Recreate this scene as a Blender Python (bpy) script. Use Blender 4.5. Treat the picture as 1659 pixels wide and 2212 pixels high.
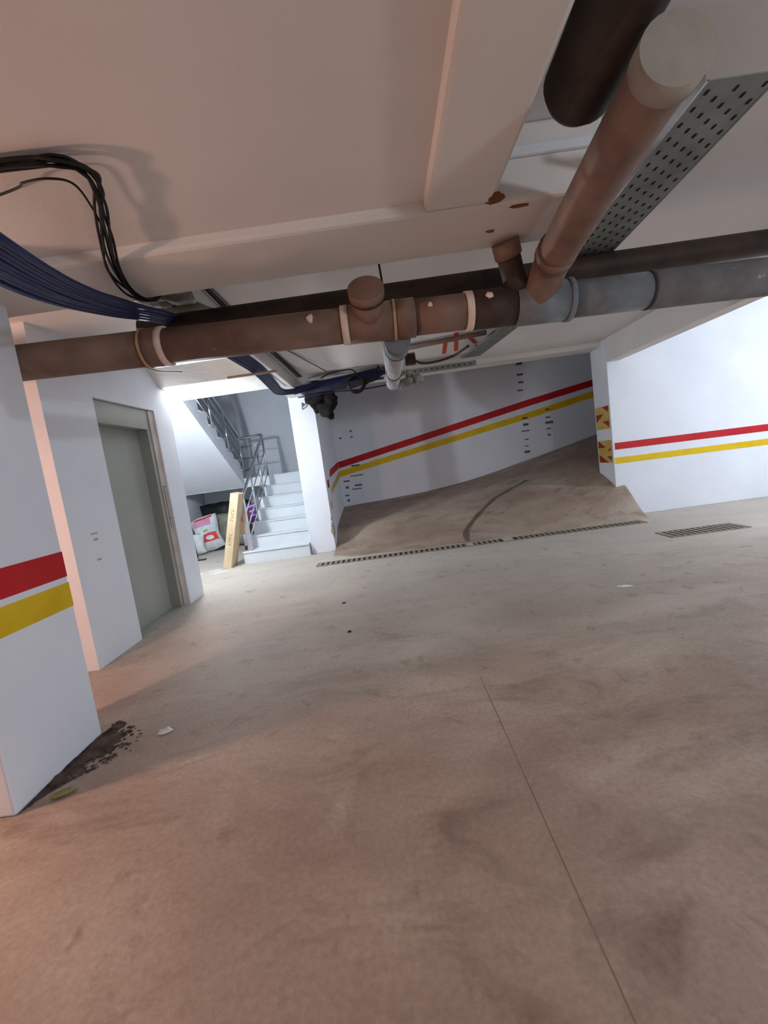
import bpy, math, random
from mathutils import Vector, Matrix, noise

# ------------------------------------------------------------------ clear
for o in list(bpy.data.objects):
    bpy.data.objects.remove(o, do_unlink=True)
scene = bpy.context.scene
col = scene.collection
R = math.radians

# ------------------------------------------------------------------ camera
cam_d = bpy.data.cameras.new('camera')
cam_d.sensor_fit = 'VERTICAL'
cam_d.sensor_height = 24.0
cam_d.sensor_width = 18.0
cam_d.lens = 24.0 * 940.0 / 2212.0
cam_d.clip_start = 0.02
cam = bpy.data.objects.new('camera', cam_d)
col.objects.link(cam)
EYE = 1.35
_dn = Vector((1145.5, 8313.0, 940.0)).normalized()
_fw = Vector((0.5, -108.0, 940.0))
_fw = (_fw - _dn * _fw.dot(_dn)).normalized()
_rt = _dn.cross(_fw)
# camera axes (right, down, forward) expressed in the world
_r = Vector((_rt.x, _fw.x, -_dn.x))
_d = Vector((_rt.y, _fw.y, -_dn.y))
_f = Vector((_rt.z, _fw.z, -_dn.z))
cam.matrix_world = Matrix(((_r.x, -_d.x, -_f.x, 0.0),
                           (_r.y, -_d.y, -_f.y, 0.0),
                           (_r.z, -_d.z, -_f.z, EYE),
                           (0, 0, 0, 1)))
scene.camera = cam

# ------------------------------------------------------------------ world, lights, exposure
w = bpy.data.worlds.new('world')
scene.world = w
w.use_nodes = True
w.node_tree.nodes['Background'].inputs[0].default_value = (0.62, 0.52, 0.85, 1)
w.node_tree.nodes['Background'].inputs[1].default_value = 0.28

def lamp(name, kind, loc, power, color, size=0.1, rot=None, size_y=None):
    l = bpy.data.lights.new(name, kind)
    l.energy = power
    l.color = color
    if kind == 'AREA':
        l.shape = 'RECTANGLE'
        l.size = size
        l.size_y = size_y or size
    else:
        l.shadow_soft_size = size
    o = bpy.data.objects.new(name, l)
    o.location = loc
    if rot:
        o.rotation_euler = rot
    col.objects.link(o)
    return o

COOL = (0.80, 0.90, 1.0)
lamp('stair_light', 'POINT', (-2.62, 5.74, 2.22), 140, (0.86, 0.94, 1.0), 0.05)
lamp('right_bay_light', 'POINT', (6.6, 3.9, 2.45), 245, COOL, 0.08)
lamp('left_bay_light', 'POINT', (-3.25, 1.25, 1.75), 100, (1.0, 0.58, 0.42), 0.08)
lamp('rear_fill', 'POINT', (3.2, -1.5, 1.68), 130, (0.88, 0.94, 1.0), 0.12)  # added fill behind the camera, no fixture known there

vs = scene.view_settings
vs.view_transform = 'Standard'
vs.look = 'None'
vs.exposure = 0.1
vs.gamma = 1.0
vs.use_curve_mapping = False

# ------------------------------------------------------------------ materials
def srgb(r, g, b):
    f = lambda c: (c / 255 / 12.92) if c / 255 <= 0.04045 else ((c / 255 + 0.055) / 1.055) ** 2.4
    return (f(r), f(g), f(b), 1)

def new_mat(name):
    m = bpy.data.materials.new(name)
    m.use_nodes = True
    return m, m.node_tree, m.node_tree.nodes['Principled BSDF']

def noise_node(nt, scale, detail=4, rough=0.55, dist=0.0, vec=None):
    n = nt.nodes.new('ShaderNodeTexNoise')
    n.inputs['Scale'].default_value = scale
    n.inputs['Detail'].default_value = detail
    n.inputs['Roughness'].default_value = rough
    n.inputs['Distortion'].default_value = dist
    if vec is None:
        tc = nt.nodes.get('tc') or nt.nodes.new('ShaderNodeTexCoord')
        tc.name = 'tc'
        vec = tc.outputs['Object']
    nt.links.new(vec, n.inputs['Vector'])
    return n

def ramp_node(nt, src, stops):
    r = nt.nodes.new('ShaderNodeValToRGB')
    el = r.color_ramp.elements
    while len(el) < len(stops):
        el.new(0.5)
    for e, (p, c) in zip(el, stops):
        e.position = p
        e.color = c
    nt.links.new(src, r.inputs[0])
    return r

def mix_node(nt, fac, a, b, mode='MIX'):
    m = nt.nodes.new('ShaderNodeMix')
    m.data_type = 'RGBA'
    m.blend_type = mode
    for s, v in ((0, fac), (6, a), (7, b)):
        if isinstance(v, (int, float, tuple)):
            m.inputs[s].default_value = v
        else:
            nt.links.new(v, m.inputs[s])
    return m.outputs[2]

def mat(name, c1, c2, scale=3.0, rough=0.7, bump=0.0, bscale=40.0, metal=0.0, spots=None, spec=0.3):
    """two-tone noise material; spots = (colour, scale, threshold)"""
    m, nt, p = new_mat(name)
    n = noise_node(nt, scale)
    r = ramp_node(nt, n.outputs['Fac'], [(0.32, c1), (0.68, c2)])
    out = r.outputs[0]
    if spots:
        n2 = noise_node(nt, spots[1], 5, 0.6)
        r2 = ramp_node(nt, n2.outputs['Fac'], [(spots[2], (0, 0, 0, 1)), (spots[2] + 0.07, (1, 1, 1, 1))])
        out = mix_node(nt, r2.outputs[0], out, spots[0])
    nt.links.new(out, p.inputs['Base Color'])
    p.inputs['Roughness'].default_value = rough
    p.inputs['Metallic'].default_value = metal
    p.inputs['Specular IOR Level'].default_value = spec
    if bump:
        nb = noise_node(nt, bscale, 6, 0.6)
        b = nt.nodes.new('ShaderNodeBump')
        b.inputs['Strength'].default_value = bump
        b.inputs['Distance'].default_value = 0.01
        nt.links.new(nb.outputs['Fac'], b.inputs['Height'])
        nt.links.new(b.outputs[0], p.inputs['Normal'])
    return m

def concrete_floor(name, ca, cb, cstain, clight, far_tone=None):
    m, nt, p = new_mat(name)
    tc = nt.nodes.new('ShaderNodeTexCoord'); tc.name = 'tc'
    mp = nt.nodes.new('ShaderNodeMapping')
    mp.inputs['Scale'].default_value = (0.55, 1.1, 1)
    mp.inputs['Rotation'].default_value = (0, 0, R(28))
    nt.links.new(tc.outputs['Object'], mp.inputs['Vector'])
    big = noise_node(nt, 1.1, 5, 0.6, 0.6, mp.outputs[0])
    c = ramp_node(nt, big.outputs['Fac'], [(0.30, ca), (0.52, cb), (0.72, clight)]).outputs[0]
    st = noise_node(nt, 2.7, 6, 0.62, 1.2, mp.outputs[0])
    sf = ramp_node(nt, st.outputs['Fac'], [(0.52, (0, 0, 0, 1)), (0.72, (0.65, 0.65, 0.65, 1))])
    c = mix_node(nt, sf.outputs[0], c, cstain)
    bl = noise_node(nt, 1.9, 6, 0.65, 0.8)
    lf = ramp_node(nt, bl.outputs['Fac'], [(0.56, (0, 0, 0, 1)), (0.76, (0.45, 0.45, 0.45, 1))])
    c = mix_node(nt, lf.outputs[0], c, clight)
    if far_tone:  # paler, greyer tone towards the far end, edge broken by noise
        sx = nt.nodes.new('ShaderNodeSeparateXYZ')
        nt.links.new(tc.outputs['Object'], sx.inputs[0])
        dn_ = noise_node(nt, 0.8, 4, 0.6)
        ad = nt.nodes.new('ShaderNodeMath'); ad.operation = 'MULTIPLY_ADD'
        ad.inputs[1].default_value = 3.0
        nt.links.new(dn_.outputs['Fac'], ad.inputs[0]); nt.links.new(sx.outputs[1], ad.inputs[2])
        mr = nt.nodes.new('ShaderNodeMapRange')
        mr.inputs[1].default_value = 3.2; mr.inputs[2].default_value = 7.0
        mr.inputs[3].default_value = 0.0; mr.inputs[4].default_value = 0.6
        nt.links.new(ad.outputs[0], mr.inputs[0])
        c = mix_node(nt, mr.outputs[0], c, far_tone)
    md = noise_node(nt, 5.5, 5, 0.65, 0.5)
    mf = ramp_node(nt, md.outputs['Fac'], [(0.58, (0, 0, 0, 1)), (0.74, (0.55, 0.55, 0.55, 1))])
    c = mix_node(nt, mf.outputs[0], c, cstain)
    fine = noise_node(nt, 45, 6, 0.7)
    ff = ramp_node(nt, fine.outputs['Fac'], [(0.3, (0.82, 0.82, 0.82, 1)), (0.7, (1.12, 1.12, 1.12, 1))])
    c = mix_node(nt, 1.0, c, ff.outputs[0], 'MULTIPLY')
    nt.links.new(c, p.inputs['Base Color'])
    rr = ramp_node(nt, st.outputs['Fac'], [(0.3, (0.72, 0.72, 0.72, 1)), (0.8, (0.5, 0.5, 0.5, 1))])
    nt.links.new(rr.outputs[0], p.inputs['Roughness'])
    p.inputs['Specular IOR Level'].default_value = 0.25
    b = nt.nodes.new('ShaderNodeBump')
    b.inputs['Strength'].default_value = 0.25
    b.inputs['Distance'].default_value = 0.01
    nt.links.new(fine.outputs['Fac'], b.inputs['Height'])
    nt.links.new(b.outputs[0], p.inputs['Normal'])
    return m

M = {}
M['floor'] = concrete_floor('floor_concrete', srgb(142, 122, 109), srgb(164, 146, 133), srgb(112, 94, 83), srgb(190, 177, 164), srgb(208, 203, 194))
M['ramp'] = concrete_floor('ramp_concrete', srgb(142, 121, 106), srgb(164, 146, 132), srgb(108, 88, 76), srgb(182, 170, 156))
M['wall'] = mat('wall_plaster', srgb(222, 226, 236), srgb(232, 236, 244), 1.2, 0.75, 0.12, 25)
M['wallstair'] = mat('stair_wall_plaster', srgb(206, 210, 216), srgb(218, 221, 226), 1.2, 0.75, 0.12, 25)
M['ceil'] = mat('ceiling_plaster', srgb(220, 216, 214), srgb(230, 226, 224), 0.8, 0.85, 0.15, 30)
M['beam'] = mat('beam_plaster', srgb(222, 218, 214), srgb(232, 228, 224), 1.0, 0.85, 0.18, 22)
M['roughconc'] = mat('rough_concrete', srgb(130, 122, 112), srgb(168, 160, 150), 9, 0.95, 0.9, 18)
M['red'] = mat('red_paint', srgb(176, 20, 26), srgb(196, 28, 36), 4, 0.55)
M['yellow'] = mat('yellow_paint', srgb(214, 176, 10), srgb(230, 194, 24), 4, 0.55)
M['tanyellow'] = mat('faded_yellow_paint', srgb(196, 160, 80), srgb(214, 182, 108), 8, 0.6)
M['brownred'] = mat('faded_red_paint', srgb(140, 38, 36), srgb(160, 54, 48), 8, 0.6)
M['doorgrey'] = mat('elevator_grey_paint', srgb(150, 154, 146), srgb(160, 163, 155), 2, 0.45, spec=0.4)
M['jambbeige'] = mat('jamb_primer', srgb(168, 158, 152), srgb(190, 180, 172), 5, 0.7, 0.1, 30, spots=(srgb(120, 84, 66), 9, 0.66))
M['steel'] = mat('stainless_steel', srgb(190, 190, 192), srgb(214, 214, 216), 2, 0.22, metal=1.0)
M['step'] = mat('white_step', srgb(206, 212, 216), srgb(220, 224, 228), 1.5, 0.5, 0.05, 30)
M['pipebrown'] = mat('brown_pipe', srgb(112, 88, 76), srgb(142, 116, 102), 5, 0.55, 0.15, 30, spots=(srgb(168, 140, 122), 13, 0.70))
M['pipedark'] = mat('dark_pipe', srgb(52, 42, 36), srgb(74, 60, 52), 6, 0.6, 0.15, 30, spots=(srgb(120, 108, 96), 17, 0.70))
M['pipegrey'] = mat('grey_pipe', srgb(104, 110, 116), srgb(134, 140, 146), 6, 0.5, 0.12, 30, spots=(srgb(180, 184, 188), 11, 0.67))
M['hazeplug'] = mat('haze_grey_plug', srgb(150, 142, 132), srgb(166, 158, 148), 8, 0.8)
M['pipepale'] = mat('pale_grey_pipe', srgb(170, 170, 172), srgb(196, 196, 198), 8, 0.55, 0.12, 30)
M['ring'] = mat('pale_gasket', srgb(226, 200, 186), srgb(240, 220, 208), 10, 0.6)
M['ringtan'] = mat('tan_gasket', srgb(176, 140, 104), srgb(196, 164, 128), 10, 0.6)
M['bluecable'] = mat('blue_cable', srgb(24, 30, 70), srgb(34, 44, 94), 10, 0.5)
M['blackcable'] = mat('black_cable', srgb(18, 17, 16), srgb(30, 27, 24), 10, 0.5)
M['greycable'] = mat('grey_cable', srgb(90, 88, 84), srgb(120, 116, 108), 10, 0.6)
M['tray'] = mat('galvanised_tray', srgb(118, 124, 120), srgb(144, 150, 146), 6, 0.55, metal=0.35)
M['traydark'] = mat('dark_tray', srgb(40, 42, 48), srgb(58, 60, 66), 6, 0.7)
M['slotshade'] = mat('tray_slot_shade', srgb(24, 26, 24), srgb(34, 36, 34), 6, 0.9)
M['carton'] = mat('carton', srgb(196, 172, 138), srgb(212, 190, 158), 5, 0.8, 0.08, 60)
M['tape'] = mat('carton_print', srgb(126, 92, 56), srgb(146, 110, 72), 9, 0.8)
M['sackwhite'] = mat('white_sack', srgb(196, 202, 204), srgb(224, 226, 228), 8, 0.7, 0.3, 18)
M['sackgrey'] = mat('grey_green_sack', srgb(120, 124, 108), srgb(160, 160, 142), 6, 0.8, 0.4, 14)
M['sackblack'] = mat('black_sack', srgb(16, 16, 18), srgb(34, 36, 36), 6, 0.35, 0.4, 12)
M['printred'] = mat('sack_red_print', srgb(206, 44, 48), srgb(222, 66, 66), 9, 0.6)
M['printpurple'] = mat('sack_purple_print', srgb(176, 140, 176), srgb(206, 150, 166), 9, 0.6)
M['printgreen'] = mat('sack_green_print', srgb(128, 160, 104), srgb(150, 178, 128), 9, 0.6)
M['purple'] = mat('purple_fabric', srgb(70, 40, 100), srgb(90, 54, 124), 9, 0.8)
M['lilac'] = mat('lilac_fabric', srgb(150, 130, 168), srgb(176, 160, 186), 9, 0.8)
M['grate'] = mat('grate_iron', srgb(128, 118, 106), srgb(158, 146, 132), 14, 0.7, 0.2, 60)
M['gratedark'] = mat('channel_shade', srgb(26, 23, 21), srgb(38, 33, 30), 8, 0.9)
M['dirt'] = mat('dark_dirt', srgb(52, 43, 38), srgb(104, 88, 78), 11, 0.95, 0.8, 40)
M['blackfoam'] = mat('black_foam', srgb(12, 11, 11), srgb(34, 31, 28), 10, 0.95, 0.8, 30)
M['foam'] = mat('grey_foam', srgb(126, 128, 120), srgb(158, 158, 150), 14, 0.95, 0.7, 30)
M['brownroll'] = mat('brown_corrugated_hose', srgb(62, 44, 36), srgb(92, 68, 54), 20, 0.6)
M['paper'] = mat('white_paper', srgb(220, 218, 212), srgb(238, 236, 232), 12, 0.8)
M['leaf'] = mat('dry_leaf', srgb(128, 128, 76), srgb(160, 156, 104), 14, 0.7)
M['mark'] = mat('dark_scuff', srgb(78, 76, 78), srgb(118, 114, 114), 30, 0.9)
M['wet'] = mat('tyre_dark', srgb(92, 78, 68), srgb(116, 100, 88), 6, 0.6)
M['joint'] = mat('floor_joint', srgb(112, 93, 82), srgb(140, 120, 107), 3, 0.9)
M['rust'] = mat('rust_stain', srgb(104, 62, 42), srgb(140, 92, 66), 10, 0.9)
M['spray'] = mat('red_spray_paint', srgb(196, 62, 40), srgb(214, 84, 56), 10, 0.7)
M['wood'] = mat('thin_lath', srgb(150, 128, 108), srgb(176, 154, 132), 10, 0.8)
def emit(name, c, s):
    m, nt, p = new_mat(name)
    p.inputs['Base Color'].default_value = c
    p.inputs['Emission Color'].default_value = c
    p.inputs['Emission Strength'].default_value = s
    return m
M['bulb'] = emit('lit_bulb', (0.9, 0.97, 1.0, 1), 25)

# ------------------------------------------------------------------ helpers
def tag(o, label=None, cat=None, group=None, kind=None):
    if label: o['label'] = label
    if cat: o['category'] = cat
    if group: o['group'] = group
    if kind: o['kind'] = kind
    return o

def empty(name, loc, label=None, cat=None, group=None, kind=None):
    o = bpy.data.objects.new(name, None)
    o.location = loc
    o.empty_display_size = 0.05
    col.objects.link(o)
    return tag(o, label, cat, group, kind)

def world_loc(o):
    v = Vector(o.location)
    while o.parent:
        o = o.parent
        v = v + Vector(o.location)
    return v

def smooth_path(pts, k=8):
    pts = [Vector(p) for p in pts]
    if len(pts) < 3:
        return pts
    out = []
    P = [pts[0] * 2 - pts[1]] + pts + [pts[-1] * 2 - pts[-2]]
    for i in range(1, len(P) - 2):
        a, b, c, d = P[i - 1], P[i], P[i + 1], P[i + 2]
        for j in range(k):
            t = j / k
            out.append(0.5 * ((2 * b) + (c - a) * t + (2 * a - 5 * b + 4 * c - d) * t * t + (3 * b - a - 3 * c + d) * t ** 3))
    out.append(pts[-1])
    return out

class MB:
    """mesh builder in world coordinates"""
    def __init__(s):
        s.v = []; s.f = []; s.smooth = []
    def add(s, vs, fs, sm=False):
        n = len(s.v)
        s.v += [Vector(x) for x in vs]
        s.f += [tuple(i + n for i in f) for f in fs]
        s.smooth += [sm] * len(fs)
        return s
    def box(s, x0, x1, y0, y1, z0, z1, mtx=None):
        vs = [Vector((x, y, z)) for z in (z0, z1) for y in (y0, y1) for x in (x0, x1)]
        if mtx: vs = [mtx @ v for v in vs]
        return s.add(vs, [(0, 2, 3, 1), (4, 5, 7, 6), (0, 1, 5, 4), (2, 6, 7, 3), (0, 4, 6, 2), (1, 3, 7, 5)])
    def prism(s, prof, a, b, axis='x'):
        """prof: 2D polygon in the two other axes (order x,y,z)"""
        def pt(u, v, t):
            return {'x': (t, u, v), 'y': (u, t, v), 'z': (u, v, t)}[axis]
        n = len(prof)
        vs = [pt(u, v, a) for u, v in prof] + [pt(u, v, b) for u, v in prof]
        fs = [tuple(range(n))[::-1], tuple(range(n, 2 * n))]
        fs += [(i, (i + 1) % n, n + (i + 1) % n, n + i) for i in range(n)]
        return s.add(vs, fs)
    def tube(s, pts, r, n=12, caps=True, flat=None):
        pts = [Vector(p) for p in pts]
        rs = r if isinstance(r, (list, tuple)) else [r] * len(pts)
        T = []
        for i in range(len(pts)):
            a = pts[max(i - 1, 0)]; b = pts[min(i + 1, len(pts) - 1)]
            T.append((b - a).normalized())
        up = Vector((0, 0, 1)) if abs(T[0].z) < 0.9 else Vector((0, 1, 0))
        u = T[0].cross(up).normalized()
        vs = []
        for i, p in enumerate(pts):
            u = (u - T[i] * u.dot(T[i])).normalized()
            v = T[i].cross(u)
            for k in range(n):
                a = 2 * math.pi * k / n
                vs.append(p + (u * math.cos(a) + v * math.sin(a)) * rs[i])
        fs = []
        for i in range(len(pts) - 1):
            for k in range(n):
                fs.append((i * n + k, i * n + (k + 1) % n, (i + 1) * n + (k + 1) % n, (i + 1) * n + k))
        s.add(vs, fs, True)
        if caps:
            m = len(s.v) - len(vs)
            s.f.append(tuple(m + k for k in range(n))[::-1]); s.smooth.append(False)
            e = m + (len(pts) - 1) * n
            s.f.append(tuple(e + k for k in range(n))); s.smooth.append(False)
        return s
    def lump(s, c, r, seed=0, sq=(1, 1, 1), rough=0.35, n=10, m=7):
        c = Vector(c); vs = []
        rnd = Vector((seed * 3.17, seed * 1.7, seed * 5.3))
        for i in range(m + 1):
            th = math.pi * i / m
            for k in range(n):
                ph = 2 * math.pi * k / n
                d = Vector((math.sin(th) * math.cos(ph), math.sin(th) * math.sin(ph), math.cos(th)))
                q = 1 + rough * noise.noise(d * 1.8 + rnd)
                vs.append(c + Vector((d.x * sq[0], d.y * sq[1], d.z * sq[2])) * r * q)
        fs = [(i * n + k, (i + 1) * n + k, (i + 1) * n + (k + 1) % n, i * n + (k + 1) % n) for i in range(m) for k in range(n)]
        return s.add(vs, fs, True)
    def build(s, name, m, parent=None, bevel=0.0, segs=2):
        me = bpy.data.meshes.new(name)
        off = world_loc(parent) if parent else Vector((0, 0, 0))
        me.from_pydata([tuple(v) for v in s.v], [], s.f)
        me.polygons.foreach_set('use_smooth', s.smooth)
        me.materials.append(M[m] if isinstance(m, str) else m)
        me.update()
        o = bpy.data.objects.new(name, me)
        col.objects.link(o)
        if parent:
            o.parent = parent
            o.location = -off
        if bevel:
            b = o.modifiers.new('bevel', 'BEVEL')
            b.width = bevel; b.segments = segs; b.limit_method = 'ANGLE'
        return o

def box(name, m, x0, x1, y0, y1, z0, z1, parent=None, bevel=0.0, mtx=None):
    return MB().box(x0, x1, y0, y1, z0, z1, mtx).build(name, m, parent, bevel)

def struct(o, label=None):
    o['kind'] = 'structure'
    if label: o['label'] = label
    return o

# ------------------------------------------------------------------ the shell
SLAB, DROP = 2.75, 2.48          # far / right bay ceiling, lowered left bay ceiling
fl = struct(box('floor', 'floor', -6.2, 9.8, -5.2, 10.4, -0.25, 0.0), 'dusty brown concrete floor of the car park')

MB().box(0.398, 0.402, -3.0, 2.5, -0.002, 0.0006).build('joint_line', 'joint', fl)
ce = MB()
HIGH = 3.15                      # ceiling right of the long right beam
ce.box(-6.2, 3.70, -5.2, 6.2, SLAB, SLAB + 0.25)
ce.box(-1.2, 3.70, 6.2, 7.38, SLAB, SLAB + 0.25)
ce.box(3.70, 9.8, -5.2, 7.38, HIGH, HIGH + 0.2)
main_ceiling = struct(ce.build('ceiling', 'ceil'), 'stained beige concrete ceiling slab')
struct(box('ceiling', 'ceil', -6.2, 0.36, -5.2, 2.12, DROP, DROP + 0.2), 'lowered plaster ceiling of the left bay')
# shallow beams that frame the lowered bay
struct(box('ceiling_beam', 'beam', 0.33, 0.64, -5.2, 2.10, 2.43, SLAB, bevel=0.02), 'wide flat beam beside the open right bay')
cb = struct(box('ceiling_beam', 'beam', -6.2, 1.16, 2.10, 2.55, 2.43, SLAB, bevel=0.02), 'cross beam over the brown sewer pipe')
MB().box(0.66, 1.15, 2.075, 2.10, 2.60, 2.645).build('plaster_ridge', 'wall', cb, 0.008)
for (x0, x1, y0, y1) in ((0.72, 0.83, 2.13, 2.165), (0.60, 0.68, 2.02, 2.11), (0.66, 0.71, 2.33, 2.36)):
    MB().lump(((x0 + x1) / 2, (y0 + y1) / 2, 2.432), 0.5, x0 * 9, ((x1 - x0), (y1 - y0), 0.012), 0.5).build('rust_stain', 'rust', cb)
# long beam that carries the cables towards the stair pillar
lb = struct(box('ceiling_beam', 'beam', -1.38, -1.13, 2.55, 7.20, 2.58, SLAB, bevel=0.012), 'long beam running back to the stair pillar')
rc = MB()
random.seed(4)
for i in range(26):
    t = random.random()
    rc.lump((-1.36 + 0.2 * random.random(), 2.62 + 0.62 * t, 2.585 - 0.02 * random.random()), 0.05 + 0.06 * random.random(), i, (1.1, 1.4, 0.45), 0.6)
tag(rc.build('rough_concrete', 'roughconc', lb), kind='stuff')
# haunched header over the stair doorway
hd = MB().prism([(5.03, SLAB + 0.02), (5.30, 2.576), (6.18, 2.576), (6.18, SLAB + 0.25), (5.03, SLAB + 0.25)], -4.3, -1.2, 'x')
struct(hd.build('ceiling_beam', 'beam', None, 0.01), 'haunched header beam over the stairwell doorway')
# beam on the right, along the edge of the white wall
struct(box('ceiling_beam', 'beam', 3.57, 3.78, -5.2, 6.868, 2.404, HIGH, bevel=0.012), 'beam running along the right bay to the white wall')
# lintel over the ramp mouth
struct(box('ceiling_beam', 'beam', -1.0, 3.57, 7.0, 7.38, 2.67, SLAB, bevel=0.008), 'lintel over the ramp opening')

# elevator wall (left)
EX = -2.527
ew = MB()
ew.box(-6.2, -2.78, 3.38, 5.45, 0, SLAB)
ew.box(-2.78, EX, 3.38, 4.01, 0, SLAB)
ew.box(-2.78, EX, 5.06, 5.45, 0, SLAB)
ew.box(-2.78, EX, 4.01, 5.06, 2.29, SLAB)
wl = struct(ew.build('wall_left', 'wall'), 'white plastered lift wall')
# wall patches where the call plate was, scuffs
for (y0, y1, z0, z1) in ((3.615, 3.70, 1.085, 1.10), (3.635, 3.69, 1.03, 1.05), (3.63, 3.68, 0.86, 0.875)):
    MB().box(EX - 0.002, EX + 0.002, y0, y1, z0, z1).build('scuff', 'jambbeige', wl)

# right wall with painted bands
wr = struct(box('wall_right', 'wall', 3.57, 9.8, 6.87, 7.36, 0, HIGH, bevel=0.008), 'bright white wall with red and yellow bands')
def band(parent, name, m, y, pts_top, pts_bot):
    """painted band on a wall that faces -Y: polyline top and bottom edges in (x, z)"""
    b = MB()
    for i in range(len(pts_top) - 1):
        p = [pts_bot[i], pts_bot[i + 1], pts_top[i + 1], pts_top[i]]
        b.prism(p, y - 0.003, y + 0.004, 'y')
    return b.build(name, m, parent)
band(wr, 'red_band', 'red', 6.87, [(3.60, 1.165), (9.8, 1.09)], [(3.60, 1.06), (9.8, 0.98)])
band(wr, 'yellow_band', 'yellow', 6.87, [(3.585, 0.935), (9.8, 0.87)], [(3.585, 0.84), (9.8, 0.775)])
# faded hazard pattern on the end of the right wall
def jamb_poly(m, name, yz):
    MB().prism(yz, 3.566, 3.574, 'x').build(name, m, wr)
for zb in (1.40, 0.86):
    jamb_poly('tanyellow', 'yellow_patch', [(6.90, zb), (7.33, zb), (7.33, zb + 0.36), (6.90, zb + 0.36)])
def jamb_tri(yz):
    MB().prism(yz, 3.563, 3.5665, 'x').build('red_triangle', 'brownred', wr)
jamb_tri([(6.92, 1.66), (7.10, 1.745), (6.92, 1.755)])
jamb_tri([(7.31, 1.52), (7.31, 1.64), (7.08, 1.635)])
jamb_tri([(6.92, 1.43), (7.12, 1.52), (6.92, 1.525)])
jamb_tri([(7.31, 1.10), (7.31, 1.215), (7.08, 1.11)])
jamb_tri([(6.93, 1.06), (7.05, 1.04), (6.93, 1.10)])
jamb_tri([(7.30, 0.87), (7.30, 0.99), (7.02, 0.87)])
jamb_tri([(6.92, 0.90), (7.06, 0.96), (6.92, 0.97)])

# stair pillar, continuing back as the wall between stairs and ramp
sp = struct(box('wall_stair', 'wall', -1.41, -1.0, 7.20, 10.3, 0, 5.2, bevel=0.008), 'white wall end between the stairs and the ramp')
def side_poly(name, m, yz):
    MB().prism(yz, -1.004, -0.997, 'x').build(name, m, sp)
side_poly('red_band', 'red', [(7.75, 1.22), (9.5, 1.365), (9.5, 1.503), (7.93, 1.36)])
side_poly('yellow_band', 'tanyellow', [(7.70, 0.93), (9.5, 1.175), (9.5, 1.30), (7.74, 1.03)])
side_poly('red_patch', 'brownred', [(7.35, 1.05), (7.58, 1.07), (7.58, 1.20), (7.35, 1.18)])
side_poly('yellow_patch', 'tanyellow', [(7.40, 0.68), (7.56, 0.70), (7.56, 0.84), (7.40, 0.80)])
chip = MB()
for i, (x, y, z, s) in enumerate(((-1.0, 7.2, 0.36, 0.06), (-1.0, 7.2, 0.44, 0.045), (-1.0, 7.21, 0.28, 0.04), (-1.0, 7.2, 0.56, 0.03))):
    chip.lump((x, y, z), s, i + 2, (0.5, 0.4, 1.2), 0.7)
tag(chip.build('chipped_plaster', 'roughconc', sp), kind='stuff')
# little printed triangle sticker high on the pillar
tr = MB()
cx, cz, r0 = -1.165, 2.43, 0.06
tp = [Vector((cx + r0 * math.sin(a), 0, cz + r0 * math.cos(a))) for a in (R(-25), R(95), R(215))]
for i in range(3):
    a, b = tp[i], tp[(i + 1) % 3]
    d = (b - a).normalized(); nrm = Vector((d.z, 0, -d.x)) * 0.007
    tr.add([a + nrm + Vector((0, 7.196, 0)), b + nrm + Vector((0, 7.196, 0)), b - nrm + Vector((0, 7.196, 0)), a - nrm + Vector((0, 7.196, 0)),
            a + nrm + Vector((0, 7.201, 0)), b + nrm + Vector((0, 7.201, 0)), b - nrm + Vector((0, 7.201, 0)), a - nrm + Vector((0, 7.201, 0))],
           [(0, 1, 2, 3), (7, 6, 5, 4), (0, 4, 5, 1), (1, 5, 6, 2), (2, 6, 7, 3), (3, 7, 4, 0)])
tr.box(cx - 0.018, cx + 0.008, 7.196, 7.201, cz - 0.005, cz + 0.04)
tr.build('triangle_sticker', 'mark', sp)

# ramp back wall with rising bands
wb = struct(box('wall_back', 'wall', -1.0, 12.0, 9.5, 9.8, 0, 4.8), 'ramp wall with bands that climb to the right')
xs = (-0.99, 3.22, 4.60, 12.0)
band(wb, 'red_band', 'red', 9.5, list(zip(xs, (1.500, 2.262, 2.488, 3.70))), list(zip(xs, (1.362, 2.125, 2.352, 3.56))))
band(wb, 'yellow_band', 'yellow', 9.5, list(zip(xs, (1.300, 1.996, 2.249, 3.46))), list(zip(xs, (1.175, 1.868, 2.120, 3.33))))
sc = MB()
random.seed(11)
def dashes(x, zs, wd):
    for z in zs:
        ww = wd * (0.6 + 0.8 * random.random())
        sc.box(x - ww, x + ww * random.random(), 9.494, 9.502, z, z + 0.02 + 0.035 * random.random())
dashes(3.12, (3.0, 2.78, 2.62, 2.46, 1.86, 1.72, 1.60, 1.42, 1.28, 1.14), 0.09)
dashes(3.62, (1.98, 1.82, 1.70, 1.58, 1.44), 0.06)
dashes(-0.62, (1.36, 1.15, 0.93, 0.86), 0.11)
dashes(-0.86, (1.05, 0.90, 0.74, 0.62), 0.07)
dashes(-0.62, (2.1, 1.98), 0.04)
dashes(-0.85, (1.98,), 0.04)
tag(sc.build('scuff_marks', 'mark', wb), kind='stuff')
struct(box('ceiling', 'ceil', -1.4, 12.0, 7.36, 9.8, 4.6, 4.8), 'high soffit over the ramp')
struct(box('wall_ramp_front', 'ceil', -1.0, 12.0, 7.20, 7.38, SLAB + 0.2, 4.7))

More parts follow.
